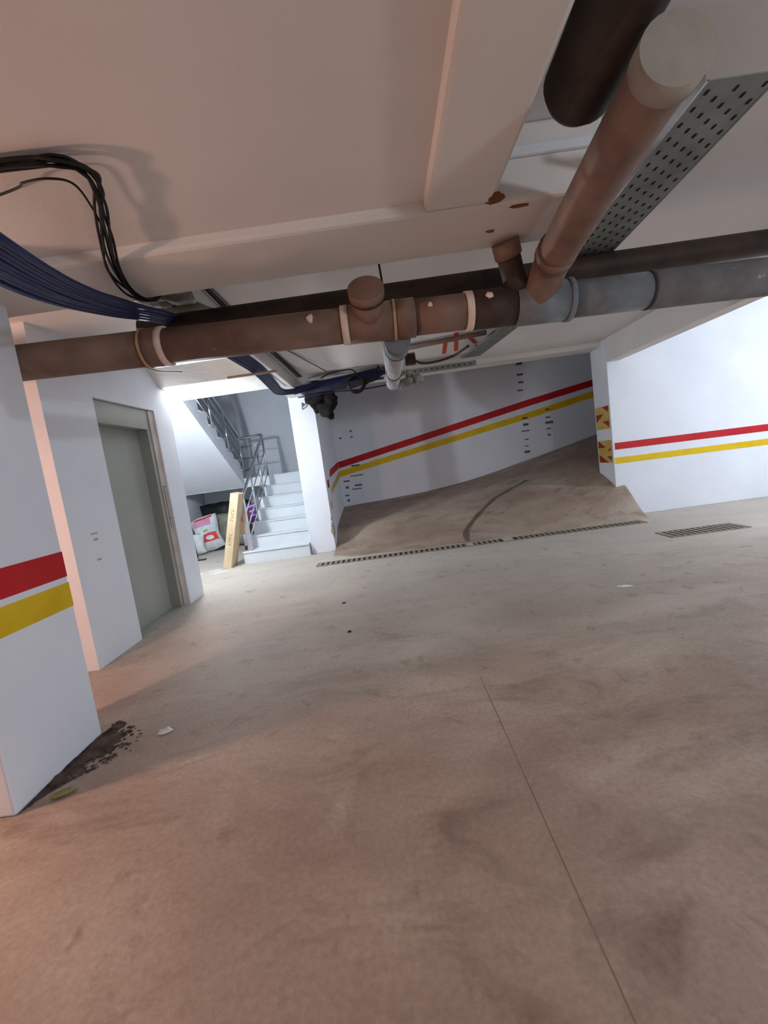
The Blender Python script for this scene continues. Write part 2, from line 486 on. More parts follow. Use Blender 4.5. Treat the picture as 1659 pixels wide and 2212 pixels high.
# stairwell walls
struct(box('wall_stair_back', 'wallstair', -4.5, -1.41, 10.2, 10.4, 0, 5.2), 'plain wall behind the stair landing')
struct(box('wall_stair_left', 'wallstair', -4.5, -4.3, 5.45, 10.2, 0, 5.2), 'white wall left of the stairs')
struct(box('wall_stair_front', 'wallstair', -4.3, -1.41, 6.18, 6.3, SLAB + 0.25, 5.2))
struct(box('ceiling', 'ceil', -4.5, -1.0, 6.1, 10.4, 5.2, 5.35))
# rest of the room, behind the photographer
struct(box('wall_rear', 'wall', -6.2, 9.8, -5.4, -5.2, 0, HIGH))
struct(box('wall_far_left', 'wall', -6.4, -6.2, -5.2, 3.38, 0, SLAB))
struct(box('wall_far_right', 'wall', 9.8, 10.0, -5.2, 7.36, 0, HIGH))

# left pillar with broad bands
pl = struct(box('wall_pillar', 'wall', -2.34, -1.867, 1.80, 2.41, 0, 2.44, bevel=0.012), 'near white pillar with broad red and yellow bands')
def pill_band(name, m, z0, z1):
    MB().box(-1.871, -1.864, 1.805, 2.405, z0, z1).build(name, m, pl)
pill_band('red_band', 'red', 0.962, 1.105)
pill_band('yellow_band', 'yellow', 0.79, 0.928)

# ------------------------------------------------------------------ ramp
RY = [6.42, 6.90, 7.40, 7.80, 9.60]
RX = [-1.02, 0.60, 1.64, 3.15, 3.60, 4.60, 8.0, 12.2]
RZ = [[-.006, -.006, -.006, -.006, -.006, -.006, -.006, -.006],
      [0.005, 0.06, 0.13, 0.34, 0.50, 0.60, 0.9, 1.3],
      [0.10, 0.19, 0.29, 0.57, 0.72, 0.92, 1.4, 1.9],
      [0.30, 0.33, 0.44, 0.70, 0.82, 1.02, 1.6, 2.3],
      [0.53, 0.61, 0.72, 1.02, 1.12, 1.35, 2.1, 3.0]]
def lerp1(xs, vs, x):
    x = min(max(x, xs[0]), xs[-1])
    for i in range(len(xs) - 1):
        if x <= xs[i + 1]:
            t = (x - xs[i]) / (xs[i + 1] - xs[i])
            # monotone cubic tangents
            def m(j):
                if j <= 0: return (vs[1] - vs[0]) / (xs[1] - xs[0])
                if j >= len(xs) - 1: return (vs[-1] - vs[-2]) / (xs[-1] - xs[-2])
                d0 = (vs[j] - vs[j - 1]) / (xs[j] - xs[j - 1]); d1 = (vs[j + 1] - vs[j]) / (xs[j + 1] - xs[j])
                return 0 if d0 * d1 <= 0 else 2 * d0 * d1 / (d0 + d1)
            hh = xs[i + 1] - xs[i]
            h00 = 2 * t ** 3 - 3 * t * t + 1; h10 = t ** 3 - 2 * t * t + t
            h01 = -2 * t ** 3 + 3 * t * t; h11 = t ** 3 - t * t
            return h00 * vs[i] + h10 * hh * m(i) + h01 * vs[i + 1] + h11 * hh * m(i + 1)
def ramp_z(x, y):
    z = lerp1(RY, [lerp1(RX, row, x) for row in RZ], y)
    if y < 6.95 and x > 3.60:
        k = min(max((3.90 - x) / 0.20, 0), 1)
        k = k * k * (3 - 2 * k)
        z = z * k - 0.02 * (1 - k)
    return z
rm = MB()
gx = [-1.0 + i * 0.09 for i in range(52)] + [3.6 + i * 0.03 for i in range(2, 14)] + [4.1 + 0.3 * i for i in range(27)]
gx = sorted(set(round(g, 3) for g in gx))
gy = [6.42 + i * 0.06 for i in range(23)] + [7.8 + 0.1 * i for i in range(0, 18)]
gy = sorted(set(round(g, 3) for g in gy))
vs_ = [(x, y, ramp_z(x, y) + 0.004 * noise.noise(Vector((x * 2, y * 2, 0)))) for y in gy for x in gx]
nx = len(gx)
fs_ = []
for j in range(len(gy) - 1):
    for i in range(nx - 1):
        if gx[i] >= 3.95 and gy[j + 1] <= 6.9: continue
        fs_.append((j * nx + i, j * nx + i + 1, (j + 1) * nx + i + 1, (j + 1) * nx + i))
rm.add(vs_, fs_, True)
ramp = struct(rm.build('ramp', 'ramp'), 'concrete ramp that climbs round to the right')
# dark tyre track that curves up the ramp
def ribbon(pts, wd, lift=0.006):
    pts = smooth_path(pts, 10); b = MB(); vs = []
    for i, p in enumerate(pts):
        t = (pts[min(i + 1, len(pts) - 1)] - pts[max(i - 1, 0)]); t.z = 0; t.normalize()
        nrm = Vector((-t.y, t.x, 0))
        ww = wd * (0.7 + 0.5 * noise.noise(p * 4))
        for s_ in (-1, 1):
            q = p + nrm * ww * s_
            q.z = max(ramp_z(q.x, q.y), 0) + lift
            vs.append(q)
    b.add(vs, [(2 * i, 2 * i + 1, 2 * i + 3, 2 * i + 2) for i in range(len(pts) - 1)], True)
    return b
ribbon([(1.10, 6.50, 0), (1.12, 6.75, 0), (1.2, 7.0, 0), (1.5, 7.4, 0), (1.95, 7.8, 0), (2.6, 8.15, 0)], 0.055).build('tyre_track', 'wet', ramp)

# ------------------------------------------------------------------ floor drains
def grate(name, x0, x1, y0, y1, n, label, gaps=(), skew=0.0):
    g = empty(name, ((x0 + x1) / 2, (y0 + y1) / 2, 0.0), label, 'drain')
    MB().box(x0, x1, y0, y1, 0.0005, 0.003).build('shade_plate', 'gratedark', g)  # flat dark plate, stands in for the shaded depth below the bars
    f = MB()
    for (a, b) in ((y0 - 0.012, y0 + 0.010), (y1 - 0.010, y1 + 0.012)):
        f.box(x0 - 0.01, x1 + 0.01, a, b, 0.0, 0.009)
    for (a, b) in ((x0 - 0.012, x0 + 0.008), (x1 - 0.008, x1 + 0.012)):
        f.box(a, b, y0, y1, 0.0, 0.009)
    f.build('frame', 'grate', g)
    step = (x1 - x0) / n
    me = None
    for i in range(n):
        x = x0 + (i + 0.5) * step
        if any(a < x < b for a, b in gaps): continue
        if me is None:
            o = MB().box(-step * 0.27, step * 0.27, y0 + 0.01, y1 - 0.01, 0.002, 0.008).build('bar', 'grate', g)
            me = o.data
        else:
            o = bpy.data.objects.new('bar', me)
            col.objects.link(o); o.parent = g
        o.location = Vector((x, 0, 0)) - Vector(g.location)
    for a, b in gaps:
        MB().box(a + 0.01, b - 0.01, y0, y1, 0.001, 0.0085).build('dirt_plug', 'floor', g)
    return g
grate('floor_drain', -1.17, 3.60, 6.16, 6.36, 62, 'long slotted drain grating across the foot of the ramp', gaps=((1.03, 1.14), (1.55, 1.72)))
sg = grate('floor_drain', 3.30, 4.22, 5.14, 5.46, 13, 'short separate floor grating near the white right wall')

# ------------------------------------------------------------------ lift door
dr = empty('door_1', (EX, 4.53, 0), 'grey metal lift door set in the left wall', 'door')
dr['kind'] = 'structure'
MB().box(-2.72, -2.675, 4.06, 4.95, 0.02, 2.07).build('door_leaf', 'doorgrey', dr, 0.004)
MB().box(-2.70, -2.56, 4.01, 5.06, 2.07, 2.285).build('frame_header', 'doorgrey', dr, 0.004)
MB().box(-2.70, -2.56, 4.01, 4.06, 0.0, 2.07).build('frame_jamb', 'doorgrey', dr, 0.004)
MB().box(-2.70, -2.56, 4.90, 4.955, 0.0, 2.07).build('frame_jamb', 'doorgrey', dr, 0.004)
MB().box(-2.70, -2.545, 4.955, 5.06, 0.0, 2.285).build('bare_jamb', 'jambbeige', dr, 0.004)
MB().box(-2.72, -2.53, 4.03, 4.96, 0.0, 0.022).build('sill', 'doorgrey', dr, 0.003)
for z in (1.42, 1.05):
    MB().box(-2.546, -2.540, 4.975, 5.04, z, z + 0.008).build('joint_line', 'mark', dr)
MB().box(-2.546, -2.541, 4.985, 4.992, 0.95, 1.42).build('joint_line', 'mark', dr)

# ------------------------------------------------------------------ stairs
RISE, TREAD = 0.203, 0.33
Y0 = 7.10
st = empty('staircase', (-1.95, Y0, 0), 'white lower stair flight climbing away behind the lift wall', 'stairs')
for k in range(7):
    xl = -2.52 if k == 0 else -2.50
    sk = MB().box(xl, -1.42, Y0 + TREAD * k, 9.10, RISE * k, RISE * (k + 1) - 0.02).build('step', 'step', st)
    MB().box(xl - 0.01, -1.42, Y0 + TREAD * k - 0.018, min(Y0 + TREAD * (k + 1) + 0.02, 9.1), RISE * (k + 1) - 0.02, RISE * (k + 1)).build('tread', 'step', sk, 0.006)
LZ = RISE * 7
MB().box(-4.29, -1.42, 9.10, 10.19, 1.235, LZ).build('landing', 'step', st)
up = empty('staircase', (-3.6, 9.1, LZ), 'white upper stair flight seen from below with stepped side', 'stairs')
UX0, UX1 = -4.29, -2.95
U_R, U_T = 0.2035, 0.33
s_ = (2.659 - 1.289) / (9.025 - 6.916)
zb = lambda y: 1.289 + (9.025 - y) * s_
prof = [(9.09, zb(9.09)), (6.32, zb(6.32))]
saw = []
for k in range(1, 10):
    y1 = 9.36 - U_T * (k - 1); y0 = y1 - U_T
    zt = LZ + U_R * (k - 0.15)
    saw += [(min(y1, 9.09), zt), (max(y0, 6.32), zt)]
    MB().box(UX0, UX1 + 0.012, max(y0, 6.33) - 0.0, min(y1, 9.09) + 0.015, zt, zt + 0.02).build('tread', 'step', up)
saw = [q for q in saw if q[0] >= 6.32]
MB().prism(prof + saw[::-1], UX0, UX1, 'x').build('flight_slab', 'wallstair', up)

# stainless railing
rl = empty('stair_railing', (-2.45, 7.2, RISE), 'stainless steel stair railing on the open side of the steps', 'railing')
RXp = -2.43
rail = smooth_path([(RXp, 7.22, 1.03), (RXp, 7.24, 1.09), (RXp, 7.34, 1.16), (RXp, 8.9, 2.12), (RXp, 9.08, 2.24), (RXp - 0.05, 9.14, 2.27), (RXp - 0.2, 9.16, 2.26), (-2.92, 9.16, 2.25)], 8)
MB().tube(rail, 0.028, 12).build('handrail', 'steel', rl)
MB().tube(smooth_path([(-2.92, 9.16, 2.25), (-2.93, 9.06, 2.33), (-2.93, 8.6, 2.62), (-2.93, 8.1, 2.93), (-2.93, 7.3, 3.43)], 8), 0.028, 12).build('handrail', 'steel', rl)
pq = MB().box(RXp - 0.035, RXp + 0.035, 7.18, 7.25, RISE, 1.08).build('post', 'steel', rl, 0.006)
MB().tube([(RXp, 7.21, RISE), (RXp, 7.21, RISE + 0.012)], 0.06, 16).build('base_flange', 'steel', pq)
for y in (7.9, 8.56, 9.08):
    k = int((y - Y0) / TREAD)
    zr = RISE * (k + 1)
    zt = 1.09 + (y - 7.24) * 0.615
    MB().tube([(RXp, y, zr), (RXp, y, zt)], 0.02, 10).build('post', 'steel', rl)
for dz in (0.28, 0.52, 0.72):
    MB().tube([(RXp, 7.22, 1.06 - dz), (RXp, 9.08, 2.20 - dz)], 0.010, 8).build('rail_bar', 'steel', rl)
for dz in (0.18, 0.42, 0.66):
    MB().tube([(RXp, 9.12, 2.25 - dz), (-2.92, 9.16, 2.25 - dz)], 0.010, 8).build('rail_bar', 'steel', rl)
    MB().tube([(-2.93, 9.06, 2.30 - dz * 0.9), (-2.93, 7.3, 3.41 - dz * 0.9)], 0.010, 8).build('rail_bar', 'steel', rl)
for y in (9.12, 8.45, 7.8):
    zz = LZ + 0.02 + max(0, (9.3 - y)) * U_R / U_T
    MB().tube([(-2.93, y, zz), (-2.93, y, 2.29 + (9.1 - y) * 0.625)], 0.018, 10).build('post', 'steel', rl)

# stair lamp fixed to the back of the lift wall
sl_ = empty('wall_lamp', (-2.60, 5.46, 2.24), 'bare bright white bulb just behind the corner of the lift wall', 'lamp')
MB().tube([(-2.60, 5.452, 2.24), (-2.60, 5.50, 2.24)], 0.05, 16).build('base', 'paper', sl_)
MB().tube([(-2.60, 5.50, 2.24), (-2.60, 5.55, 2.24)], 0.025, 14).build('holder', 'paper', sl_)
bl_ = MB().lump((-2.60, 5.60, 2.24), 0.045, 0, (1, 1.2, 1), 0.0, 14, 10).build('bulb', 'bulb', sl_)

# ------------------------------------------------------------------ pipes
PY = 2.62
def pz(x): return 2.158 - 0.026 * x
mp_ = empty('sewer_pipe', (0.0, PY, pz(0)), 'large brown and grey drain pipe slung under the cross beam', 'pipe')
def seg(name, m, x0, x1, r, n=28):
    return MB().tube([(x0, PY, pz(x0)), (x1, PY, pz(x1))], r, n).build(name, m, mp_)
seg('pipe_section', 'pipebrown', -4.2, -1.25, 0.100)
seg('coupling', 'pipebrown', -1.27, -1.17, 0.108)
seg('gasket', 'ringtan', -1.285, -1.268, 0.111)
seg('gasket', 'ring', -1.185, -1.15, 0.110)
seg('pipe_section', 'pipebrown', -1.16, -0.11, 0.098)
seg('gasket', 'ring', -0.135, -0.095, 0.108)
seg('coupling', 'pipebrown', -0.10, 0.17, 0.106)
seg('gasket', 'ringtan', 0.158, 0.175, 0.111)
seg('coupling', 'pipebrown', 0.17, 0.285, 0.108)
seg('pipe_section', 'pipebrown', 0.28, 0.60, 0.099)
seg('gasket', 'ring', 0.575, 0.615, 0.107)
seg('coupling', 'pipedark', 0.61, 0.86, 0.105)
seg('coupling', 'pipegrey', 0.86, 1.16, 0.112)
seg('gasket', 'pipegrey', 1.15, 1.18, 0.118)
seg('pipe_section', 'pipegrey', 1.17, 1.62, 0.100)
seg('gasket', 'pipedark', 1.612, 1.626, 0.104)
seg('pipe_section', 'pipegrey', 1.62, 5.2, 0.102)
# capped branch that points up at the viewer
b0 = Vector((0.03, PY, pz(0.03))); bd = Vector((-0.02, -0.84, 0.54)).normalized()
bq = MB().tube([b0, b0 + bd * 0.19], 0.088, 24).build('branch', 'pipebrown', mp_)
br = MB().tube([b0 + bd * 0.17, b0 + bd * 0.225], 0.098, 24).build('branch_cap', 'pipebrown', bq)
MB().tube([b0 + bd * 0.165, b0 + bd * 0.173], 0.101, 24).build('seal', 'pipedark', bq)
# second stub beside the wye
c0 = Vector((0.90, PY, pz(0.9))); c1 = Vector((0.80, 2.47, 2.40))
cd = (c1 - c0).normalized()
bq = MB().tube([c0, c1], 0.062, 20).build('branch', 'pipedark', mp_)
MB().tube([c1 - cd * 0.05, c1 + cd * 0.025], 0.072, 20).build('branch_cap', 'pipebrown', bq)
for i, (x, dz, s) in enumerate(((-0.30, 0.03, 0.02), (0.70, 0.04, 0.022), (0.37, 0.03, 0.012))):
    MB().lump((x, PY - 0.096, pz(x) + dz), s, i, (1, 0.3, 1), 0.9).build('plaster_splash', 'ring', mp_)
# hanger rod
MB().tube([(0.13, PY - 0.02, pz(0.1) + 0.1), (0.12, 2.58, SLAB - 0.3)], 0.006, 6).build('hanger_rod', 'blackcable', mp_)

fp = empty('branch_pipe', (1.0, 2.0, 2.3), 'brown branch pipe rising towards the viewer from the drain junction', 'pipe')
fq = MB().tube(smooth_path([(0.97, 2.60, 2.14), (1.02, 2.50, 2.25), (1.025, 2.38, 2.29), (0.99, 2.0, 2.31), (0.955, 1.6, 2.33), (0.94, 1.34, 2.345)], 6), 0.094, 28).build('pipe_section', 'pipebrown', fp)
MB().tube([(0.9425, 1.38, 2.343), (0.938, 1.31, 2.347)], 0.101, 28).build('end_cap', 'hazeplug', fq)  # added cap, its pale grey imitates lens haze over the pipe
MB().tube([(1.015, 2.33, 2.293), (1.021, 2.40, 2.288)], 0.102, 28).build('collar', 'pipebrown', fp)

ft = empty('pipe_stub', (0.87, 1.5, 2.58), 'thick dark pipe end tucked up in the ceiling recess', 'pipe')
MB().tube(smooth_path([(0.86, 1.74, 2.56), (0.86, 1.5, 2.57), (0.86, 1.2, 2.6), (0.86, 1.06, 2.68), (0.86, 1.0, 2.75)], 6), [0.10] + [0.125] * 24, 28).build('pipe_section', 'pipedark', ft)

dk = empty('conduit_pipe', (0.5, 2.9, 2.38), 'slimmer black pipe running behind the big drain pipe', 'pipe')
MB().tube([(-1.42, 2.9, 2.39), (5.2, 2.9, 2.38)], 0.074, 24).build('pipe_section', 'pipedark', dk)

gp = empty('grey_pipe', (0.19, 2.75, 2.06), 'pale grey pipe passing back under the big drain pipe', 'pipe')
MB().tube([(0.175, 2.66, 2.055), (0.18, 2.95, 2.075)], 0.078, 22).build('coupling', 'pipegrey', gp)
MB().tube([(0.18, 2.92, 2.075), (0.20, 4.2, 2.155)], 0.066, 22).build('pipe_section', 'pipepale', gp)
MB().tube([(0.20, 4.1, 2.15), (0.212, 5.0, 2.21)], 0.070, 22).build('pipe_section', 'pipepale', gp)
MB().tube([(0.1795, 2.945, 2.075), (0.1797, 2.96, 2.076)], 0.080, 22).build('gasket', 'blackcable', gp)
MB().tube([(0.2, 4.09, 2.15), (0.2, 4.11, 2.151)], 0.073, 22).build('gasket', 'blackcable', gp)
MB().tube([(0.212, 4.98, 2.21), (0.214, 5.1, 2.30), (0.215, 5.15, 2.5), (0.215, 5.16, 2.76)], 0.06, 16).build('riser', 'pipepale', gp)

# thin brown conduit under the ceiling
tag(MB().tube([(0.36, 5.6, 2.71), (1.40, 5.33, 2.70)], 0.03, 12).build('thin_conduit', 'pipebrown'), 'thin brown conduit close under the ceiling by the red paint', 'conduit')

# ------------------------------------------------------------------ cable trays
def tray(name, rows, label, lip=0.03):
    """rows: (y, x0, x1, z)"""
    t = empty(name, ((rows[0][1] + rows[0][2]) / 2, rows[0][0], rows[0][3]), label, 'cable tray')
    def strip(f0, f1, th):
        b = MB(); vs = []
        for r in rows:
            a, c = f0(r), f1(r)
            vs += [Vector(a), Vector(c), Vector(a) + Vector((0, 0, th)), Vector(c) + Vector((0, 0, th))]
        fs = []
        for i in range(len(rows) - 1):
            q = 4 * i; n_ = q + 4
            fs += [(q, n_, n_ + 1, q + 1), (q + 2, q + 3, n_ + 3, n_ + 2), (q, q + 2, n_ + 2, n_), (q + 1, n_ + 1, n_ + 3, q + 3)]
        e = 4 * (len(rows) - 1)
        fs += [(0, 1, 3, 2), (e, e + 2, e + 3, e + 1)]
        return b.add(vs, fs)
    strip(lambda r: (r[1], r[0], r[3]), lambda r: (r[2], r[0], r[3]), 0.004).build('tray_bottom', 'tray', t)
    strip(lambda r: (r[1] - 0.004, r[0], r[3] - 0.001), lambda r: (r[1] + 0.004, r[0], r[3] - 0.001), lip).build('side_lip', 'steel', t)
    strip(lambda r: (r[2] - 0.004, r[0], r[3] - 0.001), lambda r: (r[2] + 0.004, r[0], r[3] - 0.001), lip).build('side_lip', 'tray', t)
    h = MB()  # dark boxes on the underside imitate the shade in open slots
    ny = int((rows[-1][0] - rows[0][0]) / 0.075)
    for i in range(ny):
        y = rows[0][0] + 0.05 + i * 0.075
        for j in range(5):
            f = 0.12 + 0.19 * j
            yy = y + (0.037 if j % 2 else 0)
            g = lambda k: lerp1([r[0] for r in rows], [r[k] for r in rows], yy)
            x = g(1) + (g(2) - g(1)) * f
            z = g(3)
            h.box(x - 0.0045, x + 0.0045, yy - 0.011, yy + 0.011, z - 0.0025, z + 0.001)
    tag(h.build('slot_shade', 'slotshade', t), kind='stuff')
    return t
tray('cable_tray', [(1.58, 1.22, 1.48, 2.44), (2.4, 1.28, 1.55, 2.45), (3.3, 1.35, 1.62, 2.46), (4.7, 1.38, 1.58, 2.56), (6.3, 1.26, 1.52, 2.64)], 'perforated grey cable tray beside the brown branch pipe')
ct = empty('cable_tray', (0.6, 6.5, 2.58), 'bent grey tray strip running sideways below the lintel', 'cable tray')
MB().box(0.30, 1.50, 6.46, 6.66, 2.585, 2.590).build('tray_bottom', 'tray', ct)
MB().box(0.30, 1.50, 6.455, 6.462, 2.555, 2.625).build('side_lip', 'tray', ct)
hh = MB()  # slots drawn as dark boxes, shade put into the colour
for i in range(14):
    hh.box(0.36 + i * 0.08, 0.39 + i * 0.08, 6.452, 6.457, 2.58, 2.595)
tag(hh.build('slot_shade', 'slotshade', ct), kind='stuff')

# ------------------------------------------------------------------ cables
random.seed(7)
def bundle(name, path, n, width, r, m, label, seed, parent=None, side=None, jit=0.012, cat='cables', k=8):
    base = Vector(path[0])
    b = empty(name, base, label, cat)
    random.seed(seed)
    for i in range(n):
        f = (i + 0.5) / n - 0.5
        pts = []
        for j, p in enumerate(path):
            p = Vector(p)
            wd = width[j] if isinstance(width, (list, tuple)) else width
            a = Vector(path[max(j - 1, 0)]); c = Vector(path[min(j + 1, len(path) - 1)])
            t = (c - a).normalized()
            sd = t.cross(Vector((0, 0, 1)))
            sd = sd.normalized() if sd.length > 0.05 else Vector((1, 0, 0))
            if side is not None:
                sd = (sd * (1 - side) + Vector((0, 0, 1)) * side).normalized()
            q = p + sd * f * wd
            q += Vector((random.uniform(-1, 1), random.uniform(-1, 1), random.uniform(-1, 1))) * jit
            pts.append(q)
        MB().tube(smooth_path(pts, k), r, 8).build('cable', m, b)
    return b
bundle('cable_bundle', [(-0.90, 0.75, 2.03), (-0.97, 1.15, 2.05), (-1.06, 1.50, 2.10), (-1.145, 1.85, 2.18), (-1.19, 2.25, 2.275), (-1.19, 2.72, 2.385), (-1.22, 3.2, 2.46), (-1.22, 4.1, 2.51), (-1.20, 4.8, 2.505), (-1.24, 5.55, 2.485), (-1.27, 5.95, 2.485), (-1.2, 6.2, 2.50), (-0.98, 6.40, 2.55), (-0.7, 6.5, 2.61), (-0.3, 6.5, 2.64), (0.2, 6.52, 2.66)],
       11, [0.14, 0.14, 0.135, 0.125, 0.115, 0.10, 0.11, 0.13, 0.13, 0.13, 0.12, 0.12, 0.12, 0.12, 0.12, 0.12], 0.0095, 'bluecable', 'thick bundle of navy blue cables sagging under the ceiling', 3, side=0.35, jit=0.004)
bundle('cable_bundle', [(-1.9, 1.50, 2.455), (-1.095, 1.51, 2.455), (-0.91, 1.52, 2.45), (-0.85, 1.565, 2.44), (-0.868, 1.655, 2.43), (-0.93, 1.75, 2.43), (-1.02, 1.92, 2.42), (-1.118, 2.137, 2.41), (-1.183, 2.375, 2.40), (-1.16, 2.56, 2.43), (-1.10, 2.68, 2.56), (-1.08, 3.0, 2.72), (-1.08, 4.2, 2.73), (-1.06, 5.4, 2.73), (-1.0, 6.2, 2.68)],
       7, [0.05, 0.045, 0.04, 0.035, 0.03, 0.03, 0.05, 0.06, 0.05, 0.02, 0.05, 0.06, 0.06, 0.06, 0.06], 0.0055, 'blackcable', 'loose bundle of black cables pinned to the lowered ceiling', 5, jit=0.012)
tag(MB().tube(smooth_path([(-1.95, 1.78, 2.45), (-1.2, 1.635, 2.455), (-1.085, 1.59, 2.45), (-0.98, 1.575, 2.44), (-0.93, 1.62, 2.44), (-0.96, 1.76, 2.44), (-1.0, 1.88, 2.43)], 8), 0.004, 8).build('loose_cable', 'blackcable'), 'single thin cable curling away from the black bundle', 'cable')
tag(MB().tube(smooth_path([(-1.16, 1.78, 2.20), (-1.20, 2.05, 2.29), (-1.20, 2.4, 2.36), (-1.17, 2.80, 2.43)], 8), 0.006, 8).build('loose_cable', 'blackcable'), 'black cable lying along the top of the blue bundle', 'cable')
bt = empty('cable_tray', (-0.4, 6.5, 2.52), 'dark tray side under the blue cables next to the stair pillar', 'cable tray')
MB().prism([(-0.98, 2.50), (-0.30, 2.49), (0.02, 2.545), (0.16, 2.62), (0.16, 2.655), (-0.98, 2.59)], 6.53, 6.54, 'y').build('tray_side', 'traydark', bt)
MB().box(-0.98, 0.16, 6.54, 6.72, 2.585, 2.59).build('tray_bottom', 'traydark', bt)
bundle('cable_bundle', [(-1.16, 6.44, 2.545), (-0.95, 6.46, 2.575), (-0.6, 6.47, 2.61), (-0.2, 6.47, 2.635), (0.2, 6.5, 2.675)], 7, 0.10, 0.0085, 'bluecable', 'short flat row of blue cables lying along the dark tray', 9, side=1.0, jit=0.004)
# cable coil and stray wires by the tray
cc = empty('cable_coil', (-0.25, 6.42, 2.58), 'coil of black cable hanging from the blue cables', 'cable')
for i in range(5):
    random.seed(i)
    rr = 0.105 + 0.008 * i
    MB().tube([(-0.25 + rr * math.cos(a), 6.40 + 0.01 * i + 0.01 * math.sin(3 * a), 2.53 + rr * math.sin(a)) for a in [2 * math.pi * t / 28 for t in range(29)]], 0.008, 8, False).build('loop', 'blackcable', cc)
MB().tube(smooth_path([(-0.16, 6.4, 2.47), (0.0, 6.42, 2.56), (0.06, 6.46, 2.66), (0.1, 6.5, 2.74)], 8), 0.012, 8).build('tail', 'blackcable', cc)
def wire(pts, r, m, label):
    tag(MB().tube(smooth_path(pts, 8), r, 8).build('stray_wire', m), label, 'wire')
wire([(-0.74, 6.4, 2.66), (-0.6, 6.42, 2.72), (-0.4, 6.45, 2.74), (-0.28, 6.45, 2.73), (-0.22, 6.45, 2.66)], 0.009, 'blackcable', 'black wire arching above the blue cables on the tray')
wire([(-1.1, 6.4, 2.44), (-0.6, 6.42, 2.455), (-0.2, 6.45, 2.44), (0.3, 6.5, 2.465), (0.45, 6.55, 2.49)], 0.010, 'bluecable', 'dark blue wire drooping level below the cable coil')
wire([(-0.92, 6.4, 2.68), (-0.6, 6.4, 2.745), (-0.2, 6.4, 2.748), (0.1, 6.42, 2.74), (0.16, 6.44, 2.66)], 0.006, 'greycable', 'thin grey wire looping against the ceiling near the tray')
wire([(-1.06, 3.0, 2.735), (-1.02, 4.4, 2.73), (-0.85, 5.3, 2.735), (-0.62, 6.2, 2.70)], 0.007, 'greycable', 'grey wire following the ceiling beside the long beam')
wire([(EX + 0.012, 3.45, 2.42), (EX + 0.012, 4.0, 2.58), (EX + 0.012, 4.5, 2.70), (EX + 0.03, 4.8, 2.735)], 0.006, 'greycable', 'thin wire stapled along the top of the lift wall')
wire([(-2.45, 4.86, 2.735), (-2.36, 5.0, 2.70), (-2.25, 5.06, 2.69), (-2.14, 5.1, 2.68)], 0.007, 'greycable', 'short wire end curling under the haunched header')
# lath tied across the blue cables
tag(box('timber_lath', 'wood', -1.52, -1.0, 4.72, 4.75, 2.45, 2.47), 'short thin lath tied across the blue cables', 'lath')

# ------------------------------------------------------------------ hanging scraps
sf = MB()
for i, (x, y, z, r_, sq) in enumerate(((-0.92, 7.05, 2.50, 0.16, (1, 0.6, 1)), (-0.82, 7.08, 2.38, 0.15, (0.9, 0.6, 1.2)), (-0.74, 7.08, 2.48, 0.17, (0.9, 0.5, 1)), (-0.76, 7.1, 2.28, 0.09, (0.8, 0.6, 1.2)), (-0.92, 7.0, 2.62, 0.13, (1.2, 0.8, 0.8)))):
    sf.lump((x, y, z), r_, i + 3, sq, 0.8, 14, 10)
tag(sf.build('pipe_lagging', 'blackfoam'), 'black lumpy mass hanging at the top of the stair pillar', 'lagging')  # near-black lumps clustered beside the pillar top
fm = MB()
for i, (x, y, z, r_, sq) in enumerate(((0.28, 5.06, 2.20, 0.06, (1.2, 0.8, 0.8)), (0.38, 5.06, 2.215, 0.07, (1.2, 0.8, 0.7)), (0.49, 5.06, 2.235, 0.065, (1.2, 0.8, 0.8)), (0.41, 5.06, 2.28, 0.05, (0.7, 0.7, 1.3)))):
    fm.lump((x, y, z), r_, i + 9, sq, 0.7, 14, 10)
tag(fm.build('pipe_lagging', 'foam'), 'pale grey scrap of lagging at the end of the grey pipe', 'lagging')
ho = MB()
for i in range(6):
    x = 0.42 + i * 0.022
    ho.tube([(x, 5.55, 2.565), (x + 0.006, 5.55, 2.565), (x + 0.014, 5.55, 2.565), (x + 0.021, 5.55, 2.565)], [0.06, 0.078, 0.078, 0.06], 16)
ho.tube(smooth_path([(0.53, 5.55, 2.555), (0.64, 5.7, 2.53), (0.85, 5.9, 2.565), (1.1, 5.95, 2.62), (1.25, 5.7, 2.66)], 8), 0.016, 10)
tag(ho.build('corrugated_hose', 'brownroll'), 'short brown corrugated hose roll near the grey pipe', 'hose')
# red paint on the ceiling
sp_ = MB()
for (a, b) in (((0.95, 5.50), (1.04, 6.35)), ((1.05, 5.35), (1.20, 6.28)), ((1.22, 5.55), (1.42, 6.0))):
    d = Vector((b[0] - a[0], b[1] - a[1], 0)).normalized(); nn = Vector((-d.y, d.x, 0)) * 0.028
    A = Vector((a[0], a[1], SLAB - 0.002)); B = Vector((b[0], b[1], SLAB - 0.002)); u = Vector((0, 0, 0.003))
    sp_.add([A - nn, B - nn, B + nn, A + nn, A - nn + u, B - nn + u, B + nn + u, A + nn + u], [(0, 1, 2, 3), (7, 6, 5, 4), (0, 4, 5, 1), (1, 5, 6, 2), (2, 6, 7, 3), (3, 7, 4, 0)])
sp_.build('spray_paint', 'spray', main_ceiling)

